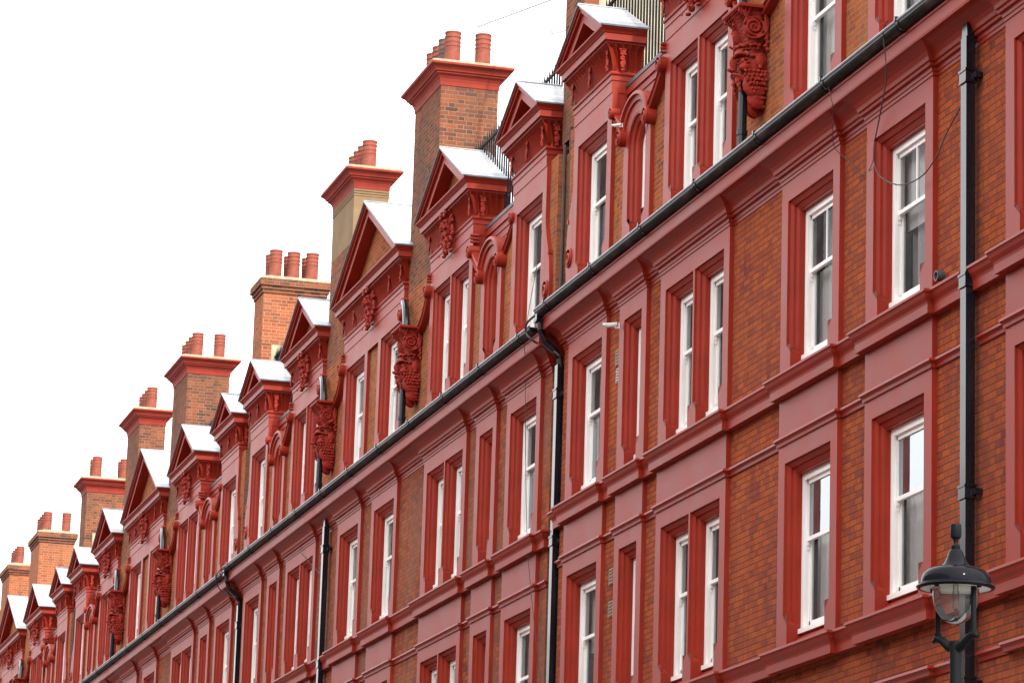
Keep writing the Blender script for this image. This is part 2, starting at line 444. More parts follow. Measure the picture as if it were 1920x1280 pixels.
# mouldings that follow the piers
def mould(b, prof, xs, xe, zoff=0., endL='ret', endR='ret', m=0, back=.12):
    rows = []
    pl = [p for p in PILS if p[0] > xs and p[1] < xe]
    for o, z in prof:
        z += zoff; r = []
        if endL == 'ret': r += [(xs-o, back, z), (xs-o, -o, z)]
        else: r += [(xs, -o, z)]
        for xl, xr in pl:
            r += [(xl-o,-o,z), (xl-o,-PP-o,z), (xr+o,-PP-o,z), (xr+o,-o,z)]
        if endR == 'ret': r += [(xe+o, -o, z), (xe+o, back, z)]
        else: r += [(xe, -o, z)]
        rows.append(r)
    b.strip(rows, m)
    for e, x in ((endL, xs), (endR, xe)):
        if e == 'cut': b.face([(x, -o, z+zoff) for o, z in prof] , m)

SILL = [(-.01,8.615),(.155,8.600),(.158,8.572),(.140,8.562),(.125,8.520),(.095,8.478),(.088,8.452),(.086,8.360),(-.01,8.355)]
STRING = [(-.01,7.915),(.050,7.900),(.056,7.872),(.040,7.864),(.022,7.842),(.020,7.806),(-.01,7.800)]
BED = [(-.01,10.930),(.012,10.935),(.014,10.972),(.026,10.976),(.030,11.020),(.062,11.026),(.068,11.048),(.060,11.066),(.082,11.074),(.092,11.115),(.118,11.160),(.165,11.205),(.215,11.230),(.245,11.238)]
FLOOR = 3.17

# ------------------------------------------------------------------ sculpted ornament
def blob_mesh(name, blobs, voxel, mat, smooth=3, extra=None):
    """blobs: (x, y, z, rx, ry, rz[, tilt about x]) ellipsoids fused into one skin"""
    bm = bmesh.new()
    for bl in blobs:
        x, y, z, rx, ry, rz = bl[:6]; rot = bl[6] if len(bl) > 6 else (0,0,0)
        mt = Matrix.Translation((x,y,z)) @ Matrix.Rotation(rot[0],4,'X') @ Matrix.Rotation(rot[1],4,'Y') @ Matrix.Rotation(rot[2],4,'Z') @ Matrix.Diagonal((rx,ry,rz,1))
        bmesh.ops.create_icosphere(bm, subdivisions=2 if max(rx,ry,rz) > .045 else 1, radius=1, matrix=mt)
    if extra: extra(bm)
    me = bpy.data.meshes.new(name+'_raw'); bm.to_mesh(me); bm.free()
    o = bpy.data.objects.new(name+'_raw', me); col.objects.link(o)
    md = o.modifiers.new('r', 'REMESH'); md.mode = 'VOXEL'; md.voxel_size = voxel; md.use_smooth_shade = True
    ms = o.modifiers.new('s', 'SMOOTH'); ms.iterations = smooth; ms.factor = .5
    dg = bpy.context.evaluated_depsgraph_get(); dg.update()
    out = bpy.data.meshes.new_from_object(o.evaluated_get(dg)); out.name = name
    bpy.data.objects.remove(o); bpy.data.meshes.remove(me)
    out.materials.clear(); out.materials.append(mat)
    for p in out.polygons: p.use_smooth = True
    return out

def ring_blobs(cx, cy, cz, R, r, n, plane='yz', turns=1.0, shrink=0., a0=0.):
    L = []
    for k in range(n):
        t = k/n; a = a0 + t*turns*2*PI; rr = R*(1-shrink*t); s = r*(1-.4*shrink*t)
        if plane == 'yz': L.append((cx, cy+rr*math.cos(a), cz+rr*math.sin(a), s*1.1, s, s))
        else: L.append((cx+rr*math.cos(a), cy, cz+rr*math.sin(a), s, s*1.1, s))
    return L

def grotesque():
    """bearded head under a shell corbel; z from the foot of the beard, y = 0 at the wall, facing -y"""
    r = random.Random(3); B = []
    H = lambda x, d, z, a, b2, c, *rot: B.append((x, -d, z, a, b2, c, *rot))
    H(0,.08,.66,.215,.17,.22); H(0,.18,.62,.165,.135,.19); H(0,.30,.79,.12,.05,.055); H(0,.08,.38,.20,.14,.22)
    H(0,.375,.640,.026,.045,.085,(.3,0,0)); H(0,.415,.572,.036,.036,.030); H(0,.33,.70,.03,.04,.06)
    H(0,.12,.12,.10,.09,.12); H(0,.10,.05,.065,.06,.06)
    for s in (-1,1):
        for k in range(7):                                           # heavy brow sweeping back
            t = k/6; H(s*(.03+.15*t), .365-.15*t*t-.03*t, .735+.035*math.sin(PI*t)-.01*t, .036,.034,.024)
        H(s*.105,.285,.668,.036,.040,.024)                             # eyeball
        for k in range(6):
            t = k/5; H(s*(.06+.11*t), .335-.10*t, .695-.01*t+.012*math.sin(PI*t), .016,.020,.010); H(s*(.06+.11*t), .33-.10*t, .642+.006*t, .016,.020,.011)
        H(s*.115,.27,.585,.060,.075,.050); H(s*.035,.380,.562,.024,.030,.020)
        for q in range(3):                                             # moustache strands
            for k in range(8):
                t = k/7; H(s*(.02+.19*t), .378-.02*q-.20*t*t, .522-.028*q-.055*t-.04*t*t, .026,.026,.016)
        H(s*.205,.10,.66,.030,.060,.080); H(s*.215,.10,.58,.026,.036,.034)
        H(s*.165,.16,.36,.060,.15,.16); H(s*.14,.13,.20,.055,.11,.13)
        H(s*.06,.335,.43,.040,.030,.05); H(s*.075,.325,.37,.030,.026,.045); H(s*.09,.31,.31,.024,.022,.04)
        for row in range(9):                                         # rows of curls down the cheek and beard
            z = .52-.052*row; w = 1-.055*row
            for k in range(6-row//3):
                d = .03+.052*k*w+.02*(row % 2); x = (.236 if row < 4 else .236-.020*(row-3))-.010*max(0,k-3)
                a0 = r.uniform(0,6)
                for q in range(5):
                    a = a0+q*1.1; rr = .016*(1-q/7)
                    H(s*(x+.004*q), d+rr*math.cos(a), z+rr*math.sin(a)+r.uniform(-.008,.008), .018,.015,.015)
    for k in range(15):                                              # wreath of leaves and curls on the brow
        a = PI*k/14
        H(.215*math.cos(a), .12+.215*math.sin(a), .855+.014*(k % 2), .034,.034,.030)
        H(.205*math.cos(a+.1), .11+.205*math.sin(a+.1), .815, .022,.022,.018)
    for k in range(9):                                               # shell corbel, widening upwards
        t = k/8; H(0, .09+.07*t, .92+.37*t, .21+.06*t, .14+.10*t*t, .07)
    def spiral(x, s):
        for k in range(64):
            t = k/63; a = 1.9+t*2.2*2*PI; R = .125*(1-.85*t)
            H(x*s, .20+R*math.cos(a), 1.065+R*math.sin(a), .022,.014,.014)
    for s in (-1,1):
        spiral(.262, s)
        H(s*.20,.20,1.06,.055,.13,.13)
        for k in range(6):                                           # flutes of the shell rising to the lip
            for q in range(16):
                w = q/15; a = .5+.33*k
                d = .20+.14*math.cos(a)*(1-w)+w*(.06+.065*k)+.0; z = 1.065+.14*math.sin(a)*(1-w)*.6+.235*w
                H(s*(.235+.05*w), min(d,.40), z, .022,.011,.016)
        for q in range(26):                                          # the big C-scroll round the shell
            a = 2.3+q/25*3.0; H(s*.275, .22+.205*math.cos(a)*.95, 1.12+.20*math.sin(a), .020,.016,.020)
        for q in range(10): H(s*(.255+.004*q), .035+.004*q, .93+.035*q, .026,.030,.026)
        for q in range(5): H(s*.245, .02+.03*(q % 2), .80+.045*q, .032,.034,.03)
    for k in range(9):
        x = -.22+.055*k
        for q in range(12):
            w = q/11; H(x*(1+.25*w), .215+.05*w+.13*w*w, .97+.31*w, .020,.016,.02)
    def plate(bm):
        bmesh.ops.create_cube(bm, size=1, matrix=Matrix.Translation((0,-.205,1.315)) @ Matrix.Diagonal((.66,.43,.045,1)))
        bmesh.ops.create_cube(bm, size=1, matrix=Matrix.Translation((0,-.03,.62)) @ Matrix.Diagonal((.22,.08,1.0,1)))
    return blob_mesh('grotesque_head', B, .0078, M['redclay'], 1, plate)

def crest(seed, sx=1.0, sz=1.0):
    """carved cresting on the fluted frieze; origin at its middle, y = 0 at the frieze plane"""
    r = random.Random(seed); B = []
    H = lambda x, d, z, a, b2, c, *rot: B.append((x*sx, -d, z*sz, a*sx, b2, c*sz, *rot))
    H(0,.05,.05,.13,.10,.22); H(0,.10,.12,.09,.08,.10); H(0,.06,-.20,.09,.08,.13); H(0,.08,-.36,.06,.06,.06)
    for s in (-1,1):
        B += [(x*sx,y,z*sz,a,b,c) for x,y,z,a,b,c in ring_blobs(s*.10,-.17,.27,.062,.024,14,'xz',1.6,.6,1)]
        H(s*.05,.17,.14,.03,.03,.025); H(s*.07,.15,.03,.05,.05,.03); H(0,.19,.06,.03,.04,.05)
        H(s*.20,.06,.15,.035,.06,.12,(0,s*.4,0)); H(s*.245,.05,-.02,.035,.05,.11,(0,-s*.3,0)); H(s*.19,.05,-.16,.04,.05,.08,(0,-s*.7,0))
        H(s*.26,.06,.11,.045,.05,.04); H(s*.27,.06,-.11,.045,.05,.045); H(s*.13,.06,-.27,.035,.05,.07,(0,s*.6,0)); H(s*.17,.05,-.37,.045,.05,.03)
        for k in range(16):
            H(s*r.uniform(.03,.26), r.uniform(.06,.15), r.uniform(-.38,.30), *(r.uniform(.016,.034) for _ in range(3)))
    B = [(x*1.3, y*.85, z, a*1.05, c*.8, e*.88) + tuple(t) for x, y, z, a, c, e, *t in B]
    return blob_mesh('crest', B, .0095, M['redclay'], 1)

def pendant(seed):
    r = random.Random(seed); B = []          # a string of fruit and leaf
    for k in range(9):
        z = .17-.045*k; w = .055*(1-.55*abs(k-2)/7)
        for s in (-1,1): B.append((s*w*r.uniform(.5,1), -r.uniform(.02,.06), z+r.uniform(-.01,.01), .026, .03, .026))
        B.append((0, -.04, z, .03, .035, .026))
    for s in (-1,1): B += [(s*.05+.03*math.cos(a), -.04, .18+.03*math.sin(a), .016,.02,.016) for a in (0,1,2,3,4,5)]
    B.append((0,-.02,0,.03,.03,.19))
    B = [(x*.75, y*.5, z*.85, a*.75, c*.55, e*.75) for x, y, z, a, c, e in B]
    return blob_mesh('pendant', B, .010, M['redclay'], 1)

ME_HEAD = grotesque(); ME_CREST = crest(5); ME_PENDANT = pendant(2)

# ------------------------------------------------------------------ dormers
ZA = 14.40                                   # astragal under the fluted frieze
def dormer_meshes(w, depth, side0):
    h = w/2; b = MB()
    def wrap(o, z, y1=depth):                # path round the dormer: left side, front, right side
        return [(-h-o, y1, z), (-h-o, -PP-o, z), (h+o, -PP-o, z), (h+o, y1, z)]
    # plain face steps below the frieze
    for sx in (-h, h): b.face([(sx,-PP,side0),(sx,depth,side0),(sx,depth,14.12),(sx,-PP,14.12)])
    b.strip([wrap(0,14.12), wrap(.010,14.125), wrap(.010,14.295), wrap(.022,14.30), wrap(.022,14.375), wrap(.040,14.38), wrap(.046,14.400), wrap(.036,14.42), wrap(.004,14.425)])
    # fluted cavetto
    nf = max(8, round(w/.115)); rows = []
    J = 7
    for j in range(J+1):
        t = j/J; o = .004+.125*(t**2.0); z = 14.425+.37*t
        env = 2.9 if 0 < j < J else 0.2; r = []
        ns = max(4, round((depth+PP)/.092))
        for k in range(ns*3+1):
            f = (0,1,1)[k % 3] if 0 < k < ns*3 else 0
            y = depth + (-PP-o-depth)*k/(ns*3); r.append((-h-o+.020*f*env, y, z))
        for k in range(nf*4+1):
            f = (0,1,1,1)[k % 4] if 0 < k < nf*4 else 0
            x = (-1+2*k/(nf*4))*(h+o); r.append((x, -PP-o+.026*f*env, z))
        for k in range(ns*3+1):
            f = (0,1,1)[k % 3] if 0 < k < ns*3 else 0
            y = -PP-o + (depth+PP+o)*k/(ns*3); r.append((h+o-.020*f*env, y, z))
        rows.append(r)
    b.strip(rows)
    b.strip([wrap(.129,14.795), wrap(.140,14.80), wrap(.140,14.825), wrap(.178,14.83), wrap(.180,14.925), wrap(.195,14.93), wrap(.215,14.96), wrap(.248,14.985), wrap(.252,15.005), wrap(-.02,15.01)])
    # raking cornice
    ho = h+.252; sl = .53; za = 15.005+sl*ho
    def tri(dz): return [(-ho+dz/sl, 15.006), (0, za-dz), (ho-dz/sl, 15.006)]
    def band(d0, d1, y):
        A, B = tri(d0), tri(d1)
        for i in (0, 1):
            b.face([(A[i][0],y,A[i][1]),(A[i+1][0],y,A[i+1][1]),(B[i+1][0],y,B[i+1][1]),(B[i][0],y,B[i][1])])
    def soffit(d, y0, y1, mm=0):
        A = tri(d)
        for i in (0, 1):
            b.face([(A[i][0],y0,A[i][1]),(A[i+1][0],y0,A[i+1][1]),(A[i+1][0],y1,A[i+1][1]),(A[i][0],y1,A[i][1])], mm)
    band(0,.03,-.312); soffit(.03,-.312,-.285); band(.03,.085,-.285); soffit(.085,-.285,-.24); band(.085,.235,-.24); soffit(.235,-.24,.0)
    soffit(.0,-.312,depth)
    A = tri(0); b.face([(x,depth,z) for x,z in A])
    b.face([(-h,depth,side0),(h,depth,side0),(h,depth,15.006),(-h,depth,15.006)])
    ty = MB(); T = tri(.235); ty.face([(x,-.02,z) for x,z in T])
    # roof: slates with a lead eaves strip and lead edges
    ro = MB(); off = .022
    nx, nz = sl/math.hypot(1,sl), 1/math.hypot(1,sl)
    for s in (-1, 1):
        def pt(u, y, t): 
            x = s*(ho+.02)*(1-u); z = 15.0+ (sl*(ho)+.012)*u
            return (x + s*nx*t, y, z + nz*t)
        L = math.hypot(ho, sl*ho); e = min(.30/L, .45)
        for (u0, u1, mm) in ((0, e, 1), (e, 1, 0)):
            t1 = off + (.004 if mm else 0)
            q = [pt(u0,-.325,t1), pt(u1,-.325,t1), pt(u1,depth+.02,t1), pt(u0,depth+.02,t1)]
            q0 = [pt(u0,-.325,.003), pt(u1,-.325,.003), pt(u1,depth+.02,.003), pt(u0,depth+.02,.003)]
            ro.face(q, mm)
            for i in range(4):
                j = (i+1) % 4; ro.face([q[i],q[j],q0[j],q0[i]], 1)
        # rolled lead edge along the verge
        ro.tube([pt(0,-.325,.014), pt(1,-.325,.014)], .014, 6, 1)
    ro.tube([(0,-.33,za+.03),(0,depth+.02,za+.03)], .022, 6, 1)
    return b, ty, ro

# ------------------------------------------------------------------ attic brackets
def volute(b, cx, cz, r=.12, y=-.15, yb=.02):
    b.disc_y(cx, cz, [(r,yb),(r,y),(r*.86,y-.015),(r*.78,y+.012),(r*.58,y+.012),(r*.5,y-.015),(r*.34,y-.02),(r*.2,y+.005),(.0005,y-.02)], 18)
def rake(b, p0, p1, sag=.05, w=.10, y=-.10, n=8, yb=.02):
    """moulded bracket bar sweeping from p0 (x,z) down to p1"""
    rows = []; dx, dz = p1[0]-p0[0], p1[1]-p0[1]; L = math.hypot(dx,dz); nx, nz = -dz/L, dx/L
    if nz < 0: nx, nz = -nx, -nz
    for k in range(n+1):
        t = k/n; s = -sag*math.sin(PI*t); x = p0[0]+dx*t+nx*s; z = p0[1]+dz*t+nz*s
        q = lambda a, yy: (x+nx*a, yb if yy == .02 else yy, z+nz*a)
        rows.append([q(w/2,.02), q(w/2,y), q(w*.3,y-.012), q(w*.22,y+.015), q(-w*.22,y+.015), q(-w*.3,y-.012), q(-w/2,y), q(-w/2,.02)])
    b.strip(rows)
def leaf_drop(b, cx, cz, y=-.09):
    for k in range(3):
        b.disc_y(cx, cz-.055*k, [(.030-.004*k,.02),(.030-.004*k,y),(.018,y-.03),(.0005,y-.035)], 8)

def chimney(root, x0, x1, y0, y1, ztop, shaft, crown, pots, tan_from=None, cream=False):
    b = MB(); zb = 14.2
    mats = [M[shaft], M['redcap'], M['mortar'], M['tan'], M['cream'], M['brick_brown']]
    if tan_from:
        b.box(x0,x1,y0,y1,zb,tan_from,0,'bt'); b.box(x0-.003,x1+.003,y0-.003,y1+.003,tan_from,ztop-.14,3,'bt')
        for k in range(3): b.box(x0-.012,x1+.012,y0-.012,y1+.012,ztop-.135+.048*k,ztop-.10+.048*k,3)
    elif cream:
        b.box(x0,x1,y0,y1,16.3,ztop,0,'bt'); b.box(x0,x1,y0,y1,zb,16.3,0,'btr')
        b.face([(x1,y0,zb),(x1,y0+.22,zb),(x1,y0+.22,16.3),(x1,y0,16.3)],0)
        b.face([(x1-.01,y0+.22,zb),(x1-.01,y1,zb),(x1-.01,y1,16.3),(x1-.01,y0+.22,16.3)],4)
    else:
        b.box(x0,x1,y0,y1,zb,ztop,0,'bt')
    def ring(o, z): return [(x0-o,y0-o,z),(x1+o,y0-o,z),(x1+o,y1+o,z),(x0-o,y1+o,z)]
    if crown == 'red':
        pr = [(0,-.005),(.012,0),(.016,.06),(.030,.115),(.058,.160),(.092,.185),(.100,.190),(.100,.215),(.128,.222),(.135,.245),(.165,.285),(.205,.312),(.218,.320),(.222,.355)]
        b.strip([ring(o,ztop+z) for o,z in pr],1,True); zt = ztop+.355; ot = .222
        mt = 2
    else:
        pr = [(0,0),(.028,0),(.028,.075),(.056,.077),(.056,.152),(.095,.154),(.095,.30)]
        b.strip([ring(o,ztop+z) for o,z in pr],5,True); zt = ztop+.30; ot = .095
    b.strip([ring(ot,zt),ring(ot-.015,zt+.03),ring(ot-.12,zt+.075),[( x0+.15,y0+.15,zt+.12),(x1-.15,y0+.15,zt+.12),(x1-.15,y1-.15,zt+.12),(x0+.15,y1-.15,zt+.12)]],2,True)
    b.face([(x0+.15,y0+.15,zt+.12),(x1-.15,y0+.15,zt+.12),(x1-.15,y1-.15,zt+.12),(x0+.15,y1-.15,zt+.12)],2)
    c = link('chimney', b.mesh('chimney', mats), root)
    for px, py, hh, dark in pots:
        key = ('pot', round(hh,2), dark)
        if key not in WIN_CACHE:
            p = MB(); r = .135
            pr = [(r*1.02,0),(r*1.06,.03),(r*1.0,.06),(r*.985,hh*.55),(r*1.03,hh*.56),(r*1.03,hh*.60),(r*.98,hh*.61),(r*.98,hh*.68),(r*1.03,hh*.69),(r*1.03,hh*.73),(r*.98,hh*.74),(r*.98,hh*.82),(r*1.05,hh*.83),(r*1.05,hh*.875),(r*.99,hh*.885),(r*1.0,hh*.95),(r*1.06,hh*.96),(r*1.05,hh),(r*.86,hh),(r*.80,hh*.7),(r*.01,hh*.69)]
            p.lathe(pr,0,0,20); WIN_CACHE[key] = p.mesh('chimney_pot', M['pot_dark'] if dark else M['pot'], True, 40)
        link('chimney_pot', WIN_CACHE[key], c, (px, py, zt+.07))
    return c

# ------------------------------------------------------------------ one house
SHARED = {}
def shared(key, fn):
    if key not in SHARED: SHARED[key] = fn()
    return SHARED[key]
F3 = dict(zb=8.585, zt=10.95, zs=8.79, zo=10.565, zstop=8.98)
F2 = dict(zb=8.585-FLOOR, zt=8.40, zs=5.62, zo=7.455, zstop=5.83)
AT = dict(zb=11.15, zt=14.13, zs=11.78, zo=13.645, zstop=12.08)
GZ = -EYE - .35                                   # foot of the walls (street level)

def wall_mesh(brick):
    b = MB(); holes = []
    for (k, s), (x0, x1) in ORDER:
        w = x1-x0; cx = (x0+x1)/2
        for o, ow in openings(k, w):
            for F in (F3, F2, AT):
                top = F['zo']+U+.01
                if k == 'N' and F is AT: top = 13.07+.40
                holes.append((cx+o-ow/2-U-.01, cx+o+ow/2+U+.01, F['zs']-.19, top))
    for s in (-1, 1):                              # the parapet over the narrow lights stands back from the wall face
        holes.append((*sorted((s*7.095, s*9.55)), 13.30, 14.3))
        for x0, x1 in ((9.55, 8.86), (7.095, 7.79)): b.face([(s*x0,0,13.30),(s*x1,0,13.30),(s*x0,0,13.74)], 1)
    b.panel(-XE, XE, 11.2, 14.2, 0, [h for h in holes if h[2] > 11], 1)
    b.panel(-XE, XE, GZ, 11.2, 0, [h for h in holes if h[2] < 11], 0)
    for s in (-1, 1):
        for z0, z1, m in ((GZ,11.2,0),(11.2,14.2,1)):
            b.face([(s*XE,0,z0),(s*XE,.13,z0),(s*XE,.13,z1),(s*XE,0,z1)], m)
            b.face([(s*XE,.13,z0),(s*WL,.13,z0),(s*WL,.13,z1),(s*XE,.13,z1)], m)
            b.face([(s*WL,.13,z0),(s*WL,9,z0),(s*WL,9,z1),(s*WL,.13,z1)], m)
    b.face([(-WL,9,GZ),(WL,9,GZ),(WL,9,14.2),(-WL,9,14.2)], 1)
    return b.mesh('brick_wall', [M[brick], M['brick_attic']])

def pipe_square(x, ztop, zbot, y0=-.155, w=.145, name='downpipe', swan=True):
    b = MB()
    b.box(x-w/2, x+w/2, y0, y0+.10, zbot, ztop)
    for k, z in enumerate([ztop-.42, ztop-2.55, ztop-4.7, ztop-6.6]):
        b.box(x-w/2-.014, x+w/2+.014, y0-.012, y0+.11, z-.05, z+.05)
        b.box(x-w/2-.024, x+w/2+.024, y0-.020, y0+.115, z+.05, z+.075); b.box(x-w/2-.02, x+w/2+.02, y0-.017, y0+.115, z-.068, z-.05)
        b.box(x+w/2+.02, x+w/2+.075, y0+.07, y0+.15, z-.03, z+.03)
    if swan:
        b.prism([(x-w/2, ztop), (x+w/2, ztop), (x+w*.42, ztop+.14), (x-w*.42, ztop+.14)], y0+.01, y0+.12)
        b.box(x-w*.4, x+w*.4, y0+.02, y0+.14, ztop+.14, ztop+.22)
    return b.mesh(name, M['black'])

def build_house(m, drop, xscale, brick, gap, label, chimneys, bars=False, seed=0):
    rs = random.Random(seed)
    root = empty('terrace_house', (m, 0, EYE+drop)); root.scale = (xscale, 1, 1)
    tag(root, label, 'terrace house', 'red terrace houses along the street')
    link('brick_wall', shared(('wall',brick), lambda: wall_mesh(brick)), root)
    def flat_roof():
        b = MB(); b.box(-WL, WL, .31, 9, 14.02, 14.12); return b.mesh('flat_roof', M['slatedark'])
    link('flat_roof', shared('roof', flat_roof), root)
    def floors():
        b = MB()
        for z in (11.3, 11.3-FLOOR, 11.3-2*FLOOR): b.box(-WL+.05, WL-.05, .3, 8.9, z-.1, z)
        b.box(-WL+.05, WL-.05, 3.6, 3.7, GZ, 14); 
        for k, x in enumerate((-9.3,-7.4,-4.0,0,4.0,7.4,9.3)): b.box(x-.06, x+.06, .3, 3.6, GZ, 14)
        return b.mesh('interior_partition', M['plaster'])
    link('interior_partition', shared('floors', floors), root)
    # mouldings
    segs = [(-XE, XE, 'ret', 'ret')] if gap is None else [(-XE, gap-.10, 'ret', 'cut'), (gap+.085, XE, 'cut', 'ret')]
    def sillm(prof, offs, nm, seg):
        b = MB(); xs, xe, a, c = seg; mould(b, prof, xs, xe, offs, a, c); return b.mesh(nm, M['red'])
    for k in (0, 1):
        for seg in segs:
            link('sill_course', shared(('sill',seg,k), lambda: sillm(SILL, -FLOOR*k, 'sill_course', seg)), root)
            link('string_course', shared(('string',seg,k), lambda: sillm(STRING, -FLOOR*k, 'string_course', seg)), root)
    def cornice():
        b = MB(); mould(b, BED, -XE, XE)
        F = [(.245,11.238),(.298,11.240),(.304,11.262),(.300,11.268),(.300,11.395),(.314,11.402),(.318,11.425),(.0,11.47)]
        rows = [[(-XE-o,.12,z),(-XE-o,-o,z),(XE+o,-o,z),(XE+o,.12,z)] for o,z in F]
        b.strip(rows)
        return b.mesh('cornice', M['red'])
    link('cornice', shared('cornice', cornice), root)
    def gutter():
        b = MB(); L = 12.05; cy = -.335; cz = 11.52; r = .085
        sec = [(cy-r-.012,cz+.012),(cy-r-.014,cz-.004)] + [(cy+r*math.cos(PI+a*PI/10), cz+r*math.sin(PI+a*PI/10)) for a in range(0,11)]
        n = len(sec)
        for i in range(n-1):
            (y0,z0),(y1,z1) = sec[i],sec[i+1]
            b.face([(-L,y0,z0),(L,y0,z0),(L,y1,z1),(-L,y1,z1)], 0 if i < 3 else 1)
        b.tube([(-L,cy-r-.004,cz+.012),(L,cy-r-.004,cz+.012)], .016, 8, 2)  # rim bead of the black gutter: lead grey colour paints in its sky sheen
        inner = [(cy+(r-.012)*math.cos(PI+a*PI/10), cz+(r-.012)*math.sin(PI+a*PI/10)) for a in range(0,11)]
        for (y0,z0),(y1,z1) in zip(inner, inner[1:]): b.face([(-L,y0,z0),(L,y0,z0),(L,y1,z1),(-L,y1,z1)], 0)
        for s in (-1,1): b.face([(s*L,y,z) for y,z in sec[2:]], 0)
        b.box(-L, L, cy+.055, cy+.075, cz-.115, cz-.055, 0)
        x = -11.5
        while x < 12:
            rr = r+.010
            ring = [(cy+rr*math.cos(PI+a*PI/10), cz+rr*math.sin(PI+a*PI/10)) for a in range(0,11)]
            b.strip([[(x-.03,y,z) for y,z in ring],[(x+.03,y,z) for y,z in ring]],0)
            b.strip([[(x-.03,y,z) for y,z in ring],[(x-.03,y*1+(.0),z-.012) for y,z in ring]],0)
            b.box(x-.02,x+.02,cy-r-.03,cy-r+.02,cz+.0,cz+.05,0)
            x += 2.29
        # dark box outlet at the low end
        b.box(-L-.06,-L+.10,cy-.07,cy+.10,cz-.16,cz-.03,0)
        return b.mesh('gutter', [M['black'], M['gutter'], M['lead']], True, 50)
    link('gutter', shared('gutter', gutter), root)
    if gap is not None:
        link('downpipe', shared(('pipe',gap), lambda: pipe_square(gap, 11.02, GZ)), root)
    def endpipe():
        me = pipe_square(-12.0, 10.75, GZ, -.08, .14, 'downpipe', False); return me
    link('downpipe', shared('endpipe', endpipe), root)
    def swan():
        b = MB(); b.tube([(-12.02,-.33,11.42),(-12.02,-.32,11.25),(-12.01,-.26,11.08),(-12.0,-.10,10.95),(-12.0,-.03,10.85),(-12.0,-.02,10.7)], .05, 10); return b.mesh('swan_neck', M['black'], True)
    link('swan_neck', shared('swan', swan), root)
    # piers and windows
    for (k, s), (x0, x1) in ORDER:
        w = x1-x0; cx = (x0+x1)/2
        for fi, F in enumerate((F3, F2, AT)):
            if fi == 2 and k == 'N':
                me = shared(('surA','N'), lambda: arch_surround(w, AT['zb'], AT['zs'], 13.07, AT['zstop']).mesh('window_surround', M['red'], True, 30))
            else:
                zt = F['zt'] if not (fi == 2 and k == 'W') else 13.78
                me = shared(('sur',k,fi), lambda: surround_mesh(k, w, F['zb'], zt, F['zs'], F['zo'], F['zstop']).mesh('window_surround', M['red']))
            link('window_surround', me, root, (cx, 0, 0))
            for o, ow in openings(k, w):
                H = F['zo']-F['zs']
                arched = (fi == 2 and k == 'N')
                if arched: H = 13.07+ow/2-F['zs']
                window(root, cx+o, F['zs'], ow, H, bars and fi == 0 and k == 'W', arched, rs.choice([0,1,2,2,3] if fi == 2 else [0,2,1,2,3]))
    # dormers
    def dormer(k, cx, w, depth, crest_mesh, side0):
        b, ty, ro = shared(('dormer',k), lambda: tuple(q.mesh(nm, mt, *sm) for q, nm, mt, sm in zip(dormer_meshes(w, depth, side0), ('dormer_gable','tympanum','dormer_roof'), (M['red'], M['brick_attic'], [M['slate'], M['lead']]), ((True,25),(),()))))
        d = link('dormer_gable', b, root, (cx,0,0))
        link('tympanum', ty, d); link('dormer_roof', ro, d)
        if crest_mesh: link('crest', crest_mesh, d, (0,-PP-.035,14.50))
        for px in ([0] if k == 'S' else []) + [-w/2+.06, w/2-.06] + ([-w/2+.95, w/2-.95] if k == 'W' else []):
            link('pendant', ME_PENDANT, d, (px, -PP-.05, 14.60))
        if k in 'DS':
            p = link('pendant', ME_PENDANT, d, (w/2+.05, .06, 14.60), (0,0,PI/2))
    for (k, s), (x0, x1) in ORDER:
        if k == 'S': dormer('S', (x0+x1)/2, 1.86, .36, None, 13.0)
        if k == 'D': dormer('D', (x0+x1)/2, x1-x0, .50, ME_CREST, 13.0)
    dormer('W', 0, 2.364*2, .60, ME_CREST, 14.05)
    def wpanel():
        b = MB(); b.box(-2.362,2.362,-PP,.02,13.78,14.13,0); return b.mesh('dormer_frieze', M['red'])
    link('dormer_frieze', shared('wpanel', wpanel), root)
    # attic brackets, scrolls, the parapet over the narrow lights
    for s in (-1, 1):
        P = lambda x, z: (s*x, z)
        def panel():
            b = MB()
            x0, x1 = sorted((s*7.095, s*9.55))
            b.box(x0, x1, .20, .30, 13.1, 14.2)
            b.box(x0, x1, .14, .20, 14.09, 14.2); b.box(x0, x1, .165, .20, 13.99, 14.087); b.box(x0, x1, .18, .20, 13.88, 13.987); b.box(x0, x1, .19, .20, 13.77, 13.877)
            return b.mesh('parapet_panel', M['red'])
        link('parapet_panel', shared(('panel',s), panel), root)
        def bracket(xa, xb, xv, zb, sag):
            b = MB()
            if xa > 9:                                   # beside the end gable the scroll lies back against its flank
                rake(b, P(xa,13.74), P(xb,zb), sag, .11, -.055, yb=.21); volute(b, s*xv, 13.80, .085, -.095)
                return b.mesh('scroll_bracket', M['red'], True, 30)
            rake(b, P(xa,13.78), P(xb,zb), sag, .13, -.11, yb=.21 if xa > 5 else .02); volute(b, s*xv, 13.82, .105, -.15); leaf_drop(b, s*xv, 14.10, -.095)
            return b.mesh('scroll_bracket', M['red'], True, 30)
        for q in ((7.16,7.76,7.14,13.36,.02), (9.49,8.89,9.51,13.36,.02), (4.24,3.58,4.25,13.30,.09), (2.42,3.08,2.41,13.30,.09)):
            link('scroll_bracket', shared(('br',s,q), lambda: bracket(*q)), root)
